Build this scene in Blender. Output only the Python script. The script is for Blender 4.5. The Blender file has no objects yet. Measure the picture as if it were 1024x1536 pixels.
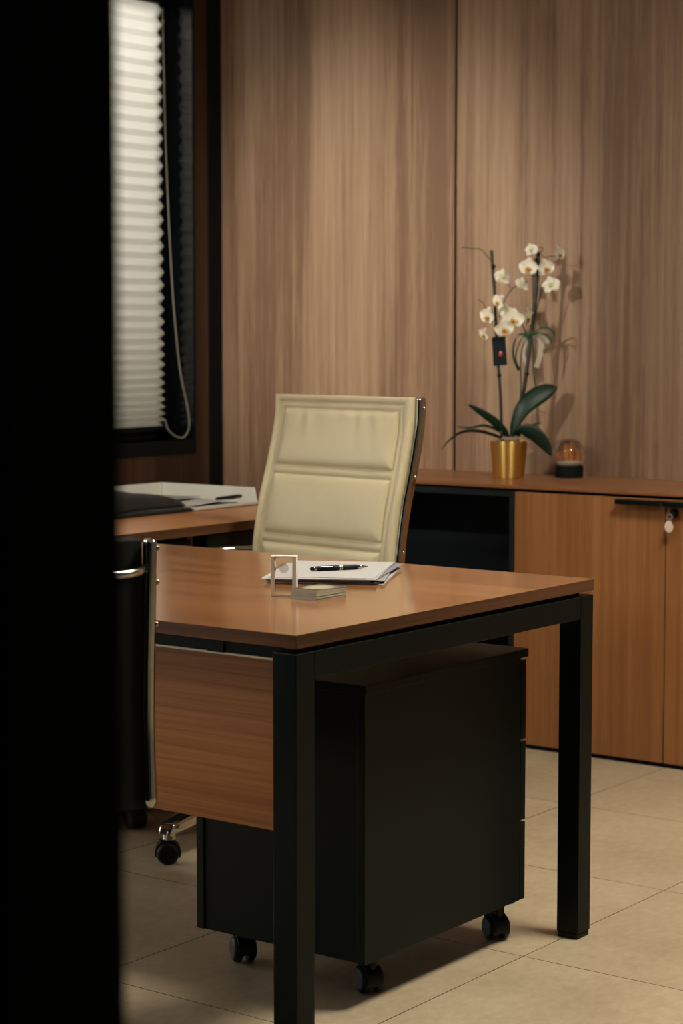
import bpy, bmesh, math, random
from mathutils import Vector, Matrix, noise
random.seed(4)
S = bpy.context.scene
COL = S.collection
PI = math.pi
R = math.radians

# ------------------------------------------------------------------ materials
def mat(name):
    m = bpy.data.materials.new(name); m.use_nodes = True
    nt = m.node_tree; b = nt.nodes['Principled BSDF']
    return m, nt, b

def simple(name, col, rough=.5, metal=0, spec=.5, **kw):
    m, nt, b = mat(name)
    b.inputs['Base Color'].default_value = (*col, 1)
    b.inputs['Roughness'].default_value = rough
    b.inputs['Metallic'].default_value = metal
    b.inputs['Specular IOR Level'].default_value = spec
    for k, v in kw.items(): b.inputs[k].default_value = v
    return m

def noisy(name, c1, c2, scale, rough=.5, bump=0, bscale=None, metal=0, detail=4, spec=.5, stretch=(1,1,1)):
    m, nt, b = mat(name); N = nt.nodes; L = nt.links
    tc = N.new('ShaderNodeTexCoord'); mp = N.new('ShaderNodeMapping'); mp.inputs['Scale'].default_value = stretch
    L.new(tc.outputs['Object'], mp.inputs['Vector'])
    n = N.new('ShaderNodeTexNoise'); n.inputs['Scale'].default_value = scale; n.inputs['Detail'].default_value = detail
    L.new(mp.outputs[0], n.inputs['Vector'])
    r = N.new('ShaderNodeValToRGB'); r.color_ramp.elements[0].position = .3; r.color_ramp.elements[1].position = .7
    r.color_ramp.elements[0].color = (*c1, 1); r.color_ramp.elements[1].color = (*c2, 1)
    L.new(n.outputs['Fac'], r.inputs['Fac']); L.new(r.outputs['Color'], b.inputs['Base Color'])
    b.inputs['Roughness'].default_value = rough; b.inputs['Metallic'].default_value = metal
    b.inputs['Specular IOR Level'].default_value = spec
    if bump:
        n2 = N.new('ShaderNodeTexNoise'); n2.inputs['Scale'].default_value = bscale or scale * 6; n2.inputs['Detail'].default_value = 3
        L.new(mp.outputs[0], n2.inputs['Vector'])
        bp = N.new('ShaderNodeBump'); bp.inputs['Strength'].default_value = bump; bp.inputs['Distance'].default_value = .001
        L.new(n2.outputs['Fac'], bp.inputs['Height']); L.new(bp.outputs['Normal'], b.inputs['Normal'])
    return m

def wood(name, axis, dark, mid, light, rough=.35, big=1.0, fine=1.0, offset=(0,0,0), spec=.5, figure=.5, coat=0, cs=38, fw=.15):
    """laminate wood: broad cathedral figure + narrow streaks + pores running along `axis`"""
    m, nt, b = mat(name); N = nt.nodes; L = nt.links
    tc = N.new('ShaderNodeTexCoord')
    def mapped(sc_long, sc_cross):
        mp = N.new('ShaderNodeMapping')
        s = [sc_cross]*3; s[axis] = sc_long
        mp.inputs['Scale'].default_value = s; mp.inputs['Location'].default_value = offset
        L.new(tc.outputs['Object'], mp.inputs['Vector']); return mp
    def nz(mp, scale, detail, dist=0):
        n = N.new('ShaderNodeTexNoise'); n.inputs['Scale'].default_value = scale
        n.inputs['Detail'].default_value = detail; n.inputs['Distortion'].default_value = dist
        L.new(mp.outputs[0], n.inputs['Vector']); return n
    a = nz(mapped(.5*big, 7*big), 1, 3, .6)
    c = nz(mapped(.9, cs), 1, 5, .2)
    d = nz(mapped(9*fine, 420*fine), 1, 2)
    def mad(x, k, y=None, kk=None):
        q = N.new('ShaderNodeMath'); q.operation = 'MULTIPLY'; L.new(x, q.inputs[0]); q.inputs[1].default_value = k
        if y is None: return q.outputs[0]
        w = N.new('ShaderNodeMath'); w.operation = 'ADD'; L.new(q.outputs[0], w.inputs[0]); L.new(y, w.inputs[1]); return w.outputs[0]
    v = mad(a.outputs['Fac'], figure)
    v = mad(c.outputs['Fac'], 1-fw-figure, v)
    v = mad(d.outputs['Fac'], fw, v)
    r = N.new('ShaderNodeValToRGB'); e = r.color_ramp.elements
    e[0].position = .41; e[0].color = (*dark, 1); e[1].position = .59; e[1].color = (*light, 1)
    x = e.new(.5); x.color = (*mid, 1)
    L.new(v, r.inputs['Fac']); L.new(r.outputs['Color'], b.inputs['Base Color'])
    b.inputs['Roughness'].default_value = rough; b.inputs['Specular IOR Level'].default_value = spec
    b.inputs['Coat Weight'].default_value = coat; b.inputs['Coat Roughness'].default_value = .16
    bp = N.new('ShaderNodeBump'); bp.inputs['Strength'].default_value = .06; bp.inputs['Distance'].default_value = .0005
    L.new(d.outputs['Fac'], bp.inputs['Height']); L.new(bp.outputs['Normal'], b.inputs['Normal'])
    return m

M = {}
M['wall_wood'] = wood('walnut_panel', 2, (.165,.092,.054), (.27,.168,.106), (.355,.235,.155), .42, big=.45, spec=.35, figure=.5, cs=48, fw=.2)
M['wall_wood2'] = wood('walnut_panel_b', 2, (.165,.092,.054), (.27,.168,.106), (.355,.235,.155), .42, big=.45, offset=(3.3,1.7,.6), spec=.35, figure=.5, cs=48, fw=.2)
M['shaded_side_wood'] = wood('walnut_cladding_shaded', 2, (.035,.016,.008), (.052,.024,.013), (.075,.037,.02), .42, offset=(5,2,0), spec=.3)  # wall walnut darkened: the window wall's shade is put into the colour
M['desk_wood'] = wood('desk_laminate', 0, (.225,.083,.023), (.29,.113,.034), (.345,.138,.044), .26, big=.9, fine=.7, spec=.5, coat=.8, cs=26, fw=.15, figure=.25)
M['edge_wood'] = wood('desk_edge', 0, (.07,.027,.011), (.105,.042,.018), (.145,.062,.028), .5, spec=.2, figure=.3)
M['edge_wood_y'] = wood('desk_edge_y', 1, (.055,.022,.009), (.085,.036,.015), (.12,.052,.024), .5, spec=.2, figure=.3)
M['return_wood'] = wood('return_laminate', 1, (.33,.130,.040), (.385,.155,.050), (.44,.185,.065), .3, offset=(1,4,0), spec=.5, figure=.3)
M['panel_wood'] = wood('modesty_laminate', 0, (.25,.097,.032), (.305,.122,.043), (.355,.15,.055), .38, offset=(2,0,3), spec=.25, figure=.2, cs=150, fw=.3, fine=.5)
M['door_wood'] = wood('door_laminate', 2, (.25,.10,.034), (.305,.127,.044), (.36,.155,.057), .4, offset=(.3,6,2), spec=.35, figure=.3, cs=60, fw=.25)
M['top_wood'] = wood('credenza_top', 0, (.22,.085,.03), (.27,.11,.042), (.32,.135,.055), .33, offset=(0,2,1), spec=.45, figure=.35)
M['black'] = simple('black_powder_coat', (.0024,.0055,.0048), .42, spec=.14)
M['ped'] = noisy('black_laminate', (.0026,.0066,.0054), (.0032,.0078,.0066), 60, .42, spec=.14)
M['soft_black'] = simple('matte_black', (.004,.0055,.0055), .7, spec=.15)
M['wall_black'] = simple('black_partition', (.0022,.0034,.0034), .85, spec=.05)
M['navy'] = simple('dark_navy_laminate', (.006,.011,.014), .5, spec=.3)
M['frame_black'] = simple('anthracite_gloss', (.0030,.0050,.0055), .16, spec=.5)
M['plastic'] = simple('black_caster_plastic', (.004,.005,.005), .5, spec=.22)
M['chrome'] = simple('chrome', (.43,.42,.375), .09, 1)
M['chrome_d'] = simple('chrome_soft', (.55,.53,.48), .16, 1)
M['gold'] = noisy('brushed_gold', (.93,.64,.19), (.97,.70,.24), 30, .42, metal=1, stretch=(30,30,1))
_nt = M['gold'].node_tree; _tg = _nt.nodes.new('ShaderNodeTangent'); _tg.direction_type = 'RADIAL'; _tg.axis = 'Z'
_b = _nt.nodes['Principled BSDF']; _nt.links.new(_tg.outputs[0], _b.inputs['Tangent']); _b.inputs['Anisotropic'].default_value = .92; _b.inputs['Anisotropic Rotation'].default_value = .25
M['leather'] = noisy('cream_leather', (.50,.43,.27), (.545,.47,.305), 9, .42, bump=.35, bscale=700, spec=.4)
M['mesh'] = simple('black_leather', (.004,.005,.005), .6, spec=.2)
M['paper'] = simple('white_paper', (.42,.405,.40), .7, spec=.2)
M['paper2'] = simple('grey_paper', (.28,.27,.28), .7, spec=.2)
M['paper3'] = simple('dark_cover', (.20,.195,.23), .5, spec=.3)
M['tray'] = simple('off_white_plastic', (.62,.61,.55), .5, spec=.3)
M['folder'] = simple('black_folder', (.0025,.005,.006), .5, spec=.5)
M['teal'] = simple('teal_folder', (.004,.010,.014), .25, spec=.6)
M['cardedge'] = noisy('card_edges', (.30,.28,.21), (.42,.40,.31), 400, .6, stretch=(1,1,8))
M['lit_edge'] = simple('painted_edge_light', (.90,.80,.60), .3, spec=.6)  # pale colour stands for light caught on the modesty panel's top edge
M['leaf'] = noisy('orchid_leaf', (.0022,.013,.0062), (.005,.027,.013), 12, .45, spec=.35)
M['stem'] = noisy('orchid_stem', (.006,.009,.004), (.016,.020,.008), 30, .5)
M['twig'] = simple('dry_spike', (.05,.035,.02), .6)
M['petal'] = simple('orchid_petal', (.68,.635,.53), .55, **{'Subsurface Weight': .15, 'Subsurface Radius': (.02,.02,.01)})
M['petal_y'] = simple('orchid_sepal', (.50,.50,.20), .55)
M['lip'] = simple('orchid_lip', (.55,.33,.05), .5)
M['lip_d'] = simple('orchid_lip_throat', (.22,.05,.03), .5)
M['ribbon_g'] = simple('green_ribbon', (.004,.075,.042), .3)
M['ribbon_w'] = simple('white_ribbon', (.50,.44,.36), .5, **{'Transmission Weight': .15})
M['bark'] = noisy('orchid_bark', (.012,.008,.005), (.07,.045,.025), 60, .8)
M['root'] = simple('aerial_root', (.22,.20,.15), .6)
M['cord'] = simple('white_cord', (.30,.28,.23), .6)
M['ceiling'] = simple('ceiling_paint', (.55,.53,.50), .9)
M['plaster'] = simple('grey_plaster', (.25,.23,.21), .9)
M['figure'] = noisy('amber_figure', (.35,.10,.02), (.60,.25,.06), 60, .4)
M['snow'] = simple('globe_snow', (.85,.80,.68), .6)
M['keymetal'] = simple('key_metal', (.6,.58,.54), .25, 1)
M['keybow'] = simple('key_bow_plastic', (.70,.58,.48), .3)

def glass_mat(name, col=(1,1,1), ior=1.45, rough=0):
    m, nt, b = mat(name)
    b.inputs['Base Color'].default_value = (*col, 1); b.inputs['Roughness'].default_value = rough
    b.inputs['Transmission Weight'].default_value = 1; b.inputs['IOR'].default_value = ior
    return m
M['glass'] = glass_mat('clear_glass')
M['crystal'] = glass_mat('crystal', (.97,.97,.95), 1.5)
M['frost'] = simple('frosted_edge', (.86,.84,.78), .45, **{'Transmission Weight': .12})
M['haze'] = simple('engraved_glass', (.80,.76,.66), .6, Alpha=.25)
M['haze'].blend_method = 'BLEND'

def pane_mat():
    m = bpy.data.materials.new('window_pane'); m.use_nodes = True; nt = m.node_tree; N = nt.nodes; L = nt.links
    N.clear(); o = N.new('ShaderNodeOutputMaterial'); t = N.new('ShaderNodeBsdfTransparent'); g = N.new('ShaderNodeBsdfGlossy')
    g.inputs['Roughness'].default_value = .02; f = N.new('ShaderNodeFresnel'); f.inputs['IOR'].default_value = 1.45
    mx = N.new('ShaderNodeMixShader'); L.new(f.outputs[0], mx.inputs[0]); L.new(t.outputs[0], mx.inputs[1]); L.new(g.outputs[0], mx.inputs[2])
    L.new(mx.outputs[0], o.inputs[0]); return m
M['pane'] = pane_mat()

def blind_mat():
    m = bpy.data.materials.new('pleated_blind_fabric'); m.use_nodes = True; nt = m.node_tree; N = nt.nodes; L = nt.links
    N.clear(); o = N.new('ShaderNodeOutputMaterial'); t = N.new('ShaderNodeBsdfTranslucent'); d = N.new('ShaderNodeBsdfDiffuse')
    t.inputs[0].default_value = (.80,.785,.735,1); d.inputs[0].default_value = (.72,.70,.64,1)
    mx = N.new('ShaderNodeMixShader'); mx.inputs[0].default_value = .45
    L.new(t.outputs[0], mx.inputs[1]); L.new(d.outputs[0], mx.inputs[2]); L.new(mx.outputs[0], o.inputs[0]); return m
M['blind'] = blind_mat()

def emit(name, col, s):
    m = bpy.data.materials.new(name); m.use_nodes = True; nt = m.node_tree; N = nt.nodes; N.clear()
    o = N.new('ShaderNodeOutputMaterial'); e = N.new('ShaderNodeEmission'); e.inputs[0].default_value = (*col, 1); e.inputs[1].default_value = s
    nt.links.new(e.outputs[0], o.inputs[0]); return m

def floor_mat():
    m, nt, b = mat('beige_porcelain_tile'); N = nt.nodes; L = nt.links
    tc = N.new('ShaderNodeTexCoord'); sp = N.new('ShaderNodeSeparateXYZ'); L.new(tc.outputs['Object'], sp.inputs[0])
    def mth(op, a, bb=None, c=None):
        q = N.new('ShaderNodeMath'); q.operation = op
        for i, v in enumerate((a, bb, c)):
            if v is None: continue
            if isinstance(v, (int, float)): q.inputs[i].default_value = v
            else: L.new(v, q.inputs[i])
        return q.outputs[0]
    def grid(s, off):   # distance in metres to the nearest joint
        t = mth('DIVIDE', mth('SUBTRACT', s, off), .6)
        fr = mth('FRACT', mth('ADD', t, 100.0))
        dd = mth('MINIMUM', fr, mth('SUBTRACT', 1.0, fr))
        return mth('MULTIPLY', dd, .6), mth('FLOOR', mth('ADD', t, 100.0))
    gx, ix = grid(sp.outputs[0], -2.0422); gy, iy = grid(sp.outputs[1], 2.746)
    dist = mth('MINIMUM', gx, gy)
    joint = mth('LESS_THAN', dist, .0012)
    n1 = N.new('ShaderNodeTexNoise'); n1.inputs['Scale'].default_value = 3.2; n1.inputs['Detail'].default_value = 6; n1.inputs['Roughness'].default_value = .62
    L.new(tc.outputs['Object'], n1.inputs['Vector'])
    n2 = N.new('ShaderNodeTexNoise'); n2.inputs['Scale'].default_value = 55; n2.inputs['Detail'].default_value = 6; n2.inputs['Roughness'].default_value = .7
    mp = N.new('ShaderNodeMapping'); mp.inputs['Scale'].default_value = (1,.55,1); L.new(tc.outputs['Object'], mp.inputs[0]); L.new(mp.outputs[0], n2.inputs['Vector'])
    v = mth('ADD', mth('MULTIPLY', n1.outputs['Fac'], .55), mth('MULTIPLY', n2.outputs['Fac'], .45))
    r = N.new('ShaderNodeValToRGB'); e = r.color_ramp.elements
    e[0].position = .36; e[0].color = (.40,.315,.205,1); e[1].position = .64; e[1].color = (.54,.44,.30,1)
    L.new(v, r.inputs['Fac'])
    wn = N.new('ShaderNodeTexWhiteNoise'); cb = N.new('ShaderNodeCombineXYZ'); L.new(ix, cb.inputs[0]); L.new(iy, cb.inputs[1]); L.new(cb.outputs[0], wn.inputs['Vector'])
    hsv = N.new('ShaderNodeHueSaturation'); L.new(r.outputs[0], hsv.inputs['Color'])
    L.new(mth('ADD', mth('MULTIPLY', wn.outputs['Value'], .08), .96), hsv.inputs['Value'])
    mx = N.new('ShaderNodeMix'); mx.data_type = 'RGBA'; L.new(joint, mx.inputs[0]); L.new(hsv.outputs[0], mx.inputs[6]); mx.inputs[7].default_value = (.10,.065,.035,1)
    L.new(mx.outputs[2], b.inputs['Base Color'])
    b.inputs['Roughness'].default_value = .26; b.inputs['Specular IOR Level'].default_value = .5
    bp = N.new('ShaderNodeBump'); bp.inputs['Strength'].default_value = .15; bp.inputs['Distance'].default_value = .001
    L.new(n2.outputs['Fac'], bp.inputs['Height']); L.new(bp.outputs[0], b.inputs['Normal'])
    return m
M['floor'] = floor_mat()

def card_mat():
    m, nt, b = mat('card_face'); N = nt.nodes; L = nt.links
    tc = N.new('ShaderNodeTexCoord'); mp = N.new('ShaderNodeMapping'); L.new(tc.outputs['Object'], mp.inputs[0])
    mp.inputs['Location'].default_value = (0,-.004,0); mp.inputs['Scale'].default_value = (26,22,1)
    g = N.new('ShaderNodeTexGradient'); g.gradient_type = 'SPHERICAL'; L.new(mp.outputs[0], g.inputs[0])
    r = N.new('ShaderNodeValToRGB'); e = r.color_ramp.elements; e[0].position = .15; e[0].color = (.055,.048,.030,1); e[1].position = .45; e[1].color = (.40,.37,.25,1)
    L.new(g.outputs[0], r.inputs[0]); L.new(r.outputs[0], b.inputs['Base Color']); b.inputs['Roughness'].default_value = .4
    return m
M['card'] = card_mat()

# ------------------------------------------------------------------ helpers
def obj(name, bm, m, parent=None, smooth=False, bevel=0, seg=2):
    me = bpy.data.meshes.new(name); bmesh.ops.recalc_face_normals(bm, faces=bm.faces); bm.to_mesh(me); bm.free()
    o = bpy.data.objects.new(name, me); COL.objects.link(o)
    me.materials.append(m)
    if smooth:
        for p in me.polygons: p.use_smooth = True
    if bevel:
        md = o.modifiers.new('bevel', 'BEVEL'); md.width = bevel; md.segments = seg; md.limit_method = 'ANGLE'; md.angle_limit = R(40)
        for p in me.polygons: p.use_smooth = True
        w = o.modifiers.new('wn', 'WEIGHTED_NORMAL'); w.keep_sharp = False
    if parent: o.parent = parent
    return o

def thing(name, label, cat, loc=(0,0,0), rz=0, group=None):
    o = bpy.data.objects.new(name, None); COL.objects.link(o); o.empty_display_size = .05
    o.location = loc; o.rotation_euler = (0,0,rz); tag(o, label, cat, group); return o
def tag(o, label, cat, group=None):
    o['label'] = label; o['category'] = cat
    if group: o['group'] = group
    return o
def struct(o, label=None):
    o['kind'] = 'structure'
    if label: o['label'] = label
    return o

def box(bm, x0, x1, y0, y1, z0, z1, mtx=None):
    vs = [bm.verts.new(Vector(p)) for p in ((x0,y0,z0),(x1,y0,z0),(x1,y1,z0),(x0,y1,z0),(x0,y0,z1),(x1,y0,z1),(x1,y1,z1),(x0,y1,z1))]
    if mtx:
        for v in vs: v.co = mtx @ v.co
    for f in ((0,3,2,1),(4,5,6,7),(0,1,5,4),(1,2,6,5),(2,3,7,6),(3,0,4,7)): bm.faces.new([vs[i] for i in f])
def BX(*a, mtx=None):
    bm = bmesh.new(); box(bm, *a, mtx=mtx); return bm
def BXS(lst):
    bm = bmesh.new()
    for a in lst: box(bm, *a)
    return bm

def smooth_path(pts, n=8):
    """Catmull-Rom through pts"""
    P = [Vector(p) for p in pts]; P = [2*P[0]-P[1]] + P + [2*P[-1]-P[-2]]; out = []
    for i in range(1, len(P)-2):
        for k in range(n):
            t = k/n; a, b, c, d = P[i-1], P[i], P[i+1], P[i+2]
            out.append(.5*((2*b) + (c-a)*t + (2*a-5*b+4*c-d)*t*t + (3*b-a-3*c+d)*t**3))
    out.append(P[-2].copy()); return out

def sweep(bm, path, prof, ref=Vector((1,0,0)), scale=None, caps=True):
    """sweep closed profile [(s,t)] along path; s runs along ref-ish, t along tangent x s"""
    rings = []; n = len(path)
    for i, p in enumerate(path):
        t = (path[min(i+1,n-1)] - path[max(i-1,0)]).normalized()
        s = (ref - t*ref.dot(t))
        if s.length < 1e-4: s = Vector((0,1,0)) - t*t.y
        s.normalize(); u = t.cross(s); k = scale[i] if scale else 1
        rings.append([bm.verts.new(p + s*a*k + u*b*k) for a, b in prof])
    m = len(prof)
    for i in range(n-1):
        for j in range(m): bm.faces.new((rings[i][j], rings[i][(j+1)%m], rings[i+1][(j+1)%m], rings[i+1][j]))
    if caps:
        bm.faces.new(rings[0][::-1]); bm.faces.new(rings[-1])
def circ(r, n=10): return [(r*math.cos(2*PI*i/n), r*math.sin(2*PI*i/n)) for i in range(n)]
def rrect(w, h, r, n=4):
    out = []
    for cx, cy, a0 in ((w/2-r,h/2-r,0),(-w/2+r,h/2-r,PI/2),(-w/2+r,-h/2+r,PI),(w/2-r,-h/2+r,1.5*PI)):
        for k in range(n+1):
            a = a0 + PI/2*k/n; out.append((cx+r*math.cos(a), cy+r*math.sin(a)))
    return out
def tube(pts, r, n=10, sm=6, ref=Vector((0,0,1)), scale=None):
    bm = bmesh.new(); path = smooth_path(pts, sm) if sm else [Vector(p) for p in pts]
    sweep(bm, path, circ(r, n), ref, scale); return bm
def lathe(bm, prof, c=(0,0,0), n=32, axis='z', closed=True):
    rings = []
    for r, h in prof:
        ring = []
        for i in range(n):
            a = 2*PI*i/n; x, y = r*math.cos(a), r*math.sin(a)
            v = {'z': (x,y,h), 'x': (h,x,y), 'y': (y,h,x)}[axis]
            ring.append(bm.verts.new(Vector(v)+Vector(c)))
        rings.append(ring)
    for a, b in zip(rings, rings[1:]):
        for i in range(n): bm.faces.new((a[i], a[(i+1)%n], b[(i+1)%n], b[i]))
    if closed:
        bm.faces.new(rings[0][::-1]); bm.faces.new(rings[-1])
def LT(prof, c=(0,0,0), n=32, axis='z'):
    bm = bmesh.new(); lathe(bm, prof, c, n, axis); return bm
def dup(root, loc=None, rz=None):
    r = root.copy(); COL.objects.link(r)
    if loc is not None: r.location = loc
    if rz is not None: r.rotation_euler = (0,0,rz)
    for ch in list(root.children):
        c = ch.copy(); COL.objects.link(c); c.parent = r
        for g in list(ch.children):
            d = g.copy(); COL.objects.link(d); d.parent = c
    return r

# ------------------------------------------------------------------ room
XL, YB, YF, XR, ZC = -4.69, 5.57, .78, 1.6, 2.75
struct(obj('floor', BX(-5.2, 2.2, -1.2, 6.0, -.08, 0), M['floor']))
struct(obj('ceiling', BX(-5.2, 2.2, .62, 6.0, ZC, ZC+.1), M['ceiling']))
wb = struct(obj('wall_back', BX(XL-.2, XR+.2, YB+.018, YB+.18, 0, ZC), M['soft_black']))
SEAM = -3.683
for k, (a, b) in enumerate(((XL+.002, SEAM-.0045), (SEAM+.0045, SEAM+1.0), (SEAM+1.008, SEAM+2.0), (SEAM+2.008, SEAM+3.0), (SEAM+3.008, SEAM+4.0), (SEAM+4.008, XR))):
    obj('wall_panel', BX(a, b, YB, YB+.0175, 0, ZC), M['wall_wood'] if k % 2 == 0 else M['wall_wood2'], wb, bevel=.0015)
# window wall with its opening, plus one added for fill light
WY0, WY1, WZ0, WZ1 = 3.9, 5.413, .872, 2.455
wl = struct(obj('wall_left', BXS([(XL-.2, XL, YF-.08, 1.5, 0, ZC), (XL-.2, XL, 3.2, WY0, 0, ZC), (XL-.2, XL, 1.5, 3.2, 0, .08), (XL-.2, XL, 1.5, 3.2, WZ1, ZC), (XL-.2, XL, WY1, YB+.018, 0, ZC), (XL-.2, XL, WY0, WY1, 0, WZ0), (XL-.2, XL, WY0, WY1, WZ1, ZC)]), M['shaded_side_wood']))
struct(obj('trim_1', BX(XL, XL+.004, 5.498, YB-.0005, 0, ZC), M['soft_black']))
# window 1: casing, deep glossy reveal, sash, pane
w1 = struct(obj('window_1', BXS([
    (XL-.14, XL+.006, WY1-.004, WY1+.006, WZ0-.05, WZ1+.05), (XL-.14, XL+.006, WY0-.01, WY0+.004, WZ0-.05, WZ1+.05),
    ]), M['frame_black']))
obj('sill', BXS([(XL-.14, XL+.006, WY0, WY1-.0045, WZ0-.05, WZ0), (XL-.14, XL+.006, WY0, WY1-.0045, WZ1, WZ1+.05)]), M['soft_black'], w1)
obj('sash', BXS([(XL-.15, XL-.115, WY1-.07, WY1-.004, WZ0, WZ1), (XL-.15, XL-.115, WY0+.004, WY0+.07, WZ0, WZ1),
    (XL-.15, XL-.115, WY0+.004, WY1-.004, WZ0, WZ0+.03), (XL-.15, XL-.115, WY0+.004, WY1-.004, WZ1-.06, WZ1)]), M['black'], w1)
obj('pane', BX(XL-.135, XL-.130, WY0+.07, WY1-.07, WZ0+.03, WZ1-.06), M['pane'], w1)
obj('gasket', BX(XL+.0062, XL+.0085, WY1-.002, WY1+.004, WZ0-.05, WZ1+.05), M['black'], w1)
w3 = struct(obj('added_window_3', BXS([(XL-.14, XL+.006, 1.5, 1.56, .08, WZ1), (XL-.14, XL+.006, 3.14, 3.2, .08, WZ1), (XL-.14, XL+.006, 1.56, 3.14, .08, .12), (XL-.14, XL+.006, 1.56, 3.14, WZ1-.04, WZ1)]), M['frame_black']))  # unseen window, added to bring in light from the left
obj('pane', BX(XL-.12, XL-.115, 1.56, 3.14, .12, WZ1-.04), M['pane'], w3)
# black partition beside the doorway the camera looks through
W2 = (-4.45, -3.0, .05, 2.35)  # unseen window opening, added to let in light from the front
wf = struct(obj('wall_front', BXS([(W2[1], -.727, YF-.08, YF, 0, ZC), (XL-.2, W2[0], YF-.08, YF, 0, ZC), (W2[0], W2[1], YF-.08, YF, 0, W2[2]), (W2[0], W2[1], YF-.08, YF, W2[3], ZC),
    (.5, XR+.2, YF-.08, YF, 0, ZC), (-.727, .5, YF-.08, YF, 2.3, ZC)]), M['wall_black']))
w2 = struct(obj('added_window_2', BXS([(W2[0], W2[0]+.04, YF-.07, YF-.01, W2[2], W2[3]), (W2[1]-.04, W2[1], YF-.07, YF-.01, W2[2], W2[3]),
    (W2[0]+.04, W2[1]-.04, YF-.07, YF-.01, W2[2], W2[2]+.04), (W2[0]+.04, W2[1]-.04, YF-.07, YF-.01, W2[3]-.04, W2[3])]), M['frame_black']))
obj('pane', BX(W2[0]+.04, W2[1]-.04, YF-.045, YF-.04, W2[2]+.04, W2[3]-.04), M['pane'], w2)
struct(obj('wall_right', BX(XR, XR+.18, YF, YB+.018, 0, ZC), M['plaster']))

# ------------------------------------------------------------------ pleated blind
bl = thing('pleated_blind', 'off-white pleated window blind hanging in the black window frame', 'blind', (XL-.095, 0, .905))
def blind_bm():
    bm = bmesh.new(); z = 2.40; prev = None; k = 0; Lh = .0325
    y0, y1 = WY0+.03, 5.357
    rows = []
    while z > .925:
        t = max(0, min(1, (z-.905)/1.45))
        s = .0065 + (.0250-.0065)*min(1, (t/.45))**.55 if t < .45 else .0250
        s = min(s, .0252-.004*(1-t)) 
        amp = math.sqrt(max(0, Lh*Lh - s*s))*.85
        rows.append((amp/2 if k % 2 else -amp/2, z)); z -= s; k += 1
    rows.append((0, .918))
    vs = [[bm.verts.new((x, y, zz-.905)) for y in (y0, y1)] for x, zz in rows]
    for a, b in zip(vs, vs[1:]): bm.faces.new((a[0], a[1], b[1], b[0]))
    return bm
fb = obj('fabric', blind_bm(), M['blind'], bl)
md = fb.modifiers.new('t', 'SOLIDIFY'); md.thickness = .0006
obj('bottom_rail', BX(-.012, .012, WY0+.03, 5.357, 0, .014), M['black'], bl, bevel=.002)
obj('head_rail', BX(-.014, .014, WY0+.03, 5.36, 2.40-.905, 2.43-.905), M['black'], bl, bevel=.002)
# pull cord loop: own thing hanging over the sill
cx = XL-.045
cord = tube([(-4.745, 5.326, 2.376), (-4.739, 5.321, 2.265), (-4.732, 5.321, 1.944), (-4.726, 5.325, 1.713), (-4.72, 5.336, 1.434), (-4.714, 5.349, 1.247), (-4.708, 5.365, 1.106), (-4.701, 5.392, 0.988), (-4.695, 5.395, 0.922), (-4.704, 5.39, 0.89), (-4.713, 5.376, 0.877), (-4.722, 5.347, 0.886), (-4.731, 5.322, 0.91), (-4.74, 5.318, 0.942)], .0024, 8, 8)
co = tag(obj('pull_cord', cord, M['cord'], smooth=True), 'thin white blind pull cord looping down beside the blind in the window reveal', 'cord')
obj('cord_bead', LT([(.001,-.009),(.005,-.006),(.0065,0),(.005,.006),(.001,.009)], (-4.742,5.323,2.33), 12), M['cord'], co, smooth=True)

# ------------------------------------------------------------------ desk
DX1, DX0, DY0, DY1 = -2.0075, -3.80, 2.570, 3.553
ZT, ZB = .740, .717
dk = thing('desk', 'walnut-topped executive desk with thick square black steel legs and wood modesty panel', 'desk', ((DX0+DX1)/2, (DY0+DY1)/2, 0))
ox, oy = dk.location.x, dk.location.y
def rel(lst): return BXS([(a-ox,b-ox,c-oy,d-oy,e,f) for a,b,c,d,e,f in lst])
tt = obj('tabletop', rel([(DX0, DX1, DY0, DY1, ZB, ZT)]), M['desk_wood'], dk, bevel=.0008, seg=1)
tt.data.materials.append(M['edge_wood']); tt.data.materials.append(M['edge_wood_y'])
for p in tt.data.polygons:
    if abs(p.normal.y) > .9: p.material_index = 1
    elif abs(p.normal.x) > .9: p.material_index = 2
LW = .050
for (a, b) in ((DX1-LW-.001, DY0+.001), (DX1-LW-.001, DY1-LW), (DX0+.001, DY0+.001), (DX0+.001, DY1-LW)):
    lg = obj('leg', rel([(a, a+LW, b, b+LW, .012, .708)]), M['black'], dk, bevel=.0015)
    obj('foot_cap', rel([(a+.0015, a+LW-.0015, b+.0015, b+LW-.0015, 0, .0115)]), M['plastic'], lg, bevel=.002)
for x in (DX1-LW-.001, DX0+.001):
    obj('end_beam', rel([(x, x+LW, DY0+LW+.0015, DY1-LW-.0005, .6625, .708)]), M['black'], dk, bevel=.0015)
obj('long_beam', rel([(DX0+LW+.002, DX1-LW-.002, DY0+.045, DY0+.045+.035, .690, .7080)]), M['black'], dk, bevel=.001)
obj('long_beam', rel([(DX0+LW+.002, DX1-LW-.002, DY1-.065, DY1-.025, .668, .7080)]), M['black'], dk, bevel=.001)
obj('spacer_rail', rel([(DX1-LW+.008, DX1-.012, DY0+.012, DY1-.040, .7082, .7168), (DX0+.06, DX1-.055, DY0+.05, DY0+.075, .7082, .7168), (DX0+.012, DX0+LW-.01, DY0+.012, DY1-.04, .7082, .7168)]), M['soft_black'], dk)
mp_ = obj('modesty_panel', rel([(DX0+.10, DX1-LW-.004, 2.618, 2.636, .392, .6845)]), M['panel_wood'], dk, bevel=.0008, seg=1)
obj('edge_light_strip', rel([(DX0+.10, DX1-LW-.004, 2.6165, 2.6375, .6847, .6885)]), M['lit_edge'], mp_)  # pale strip paints the reflected light along the panel top
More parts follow.
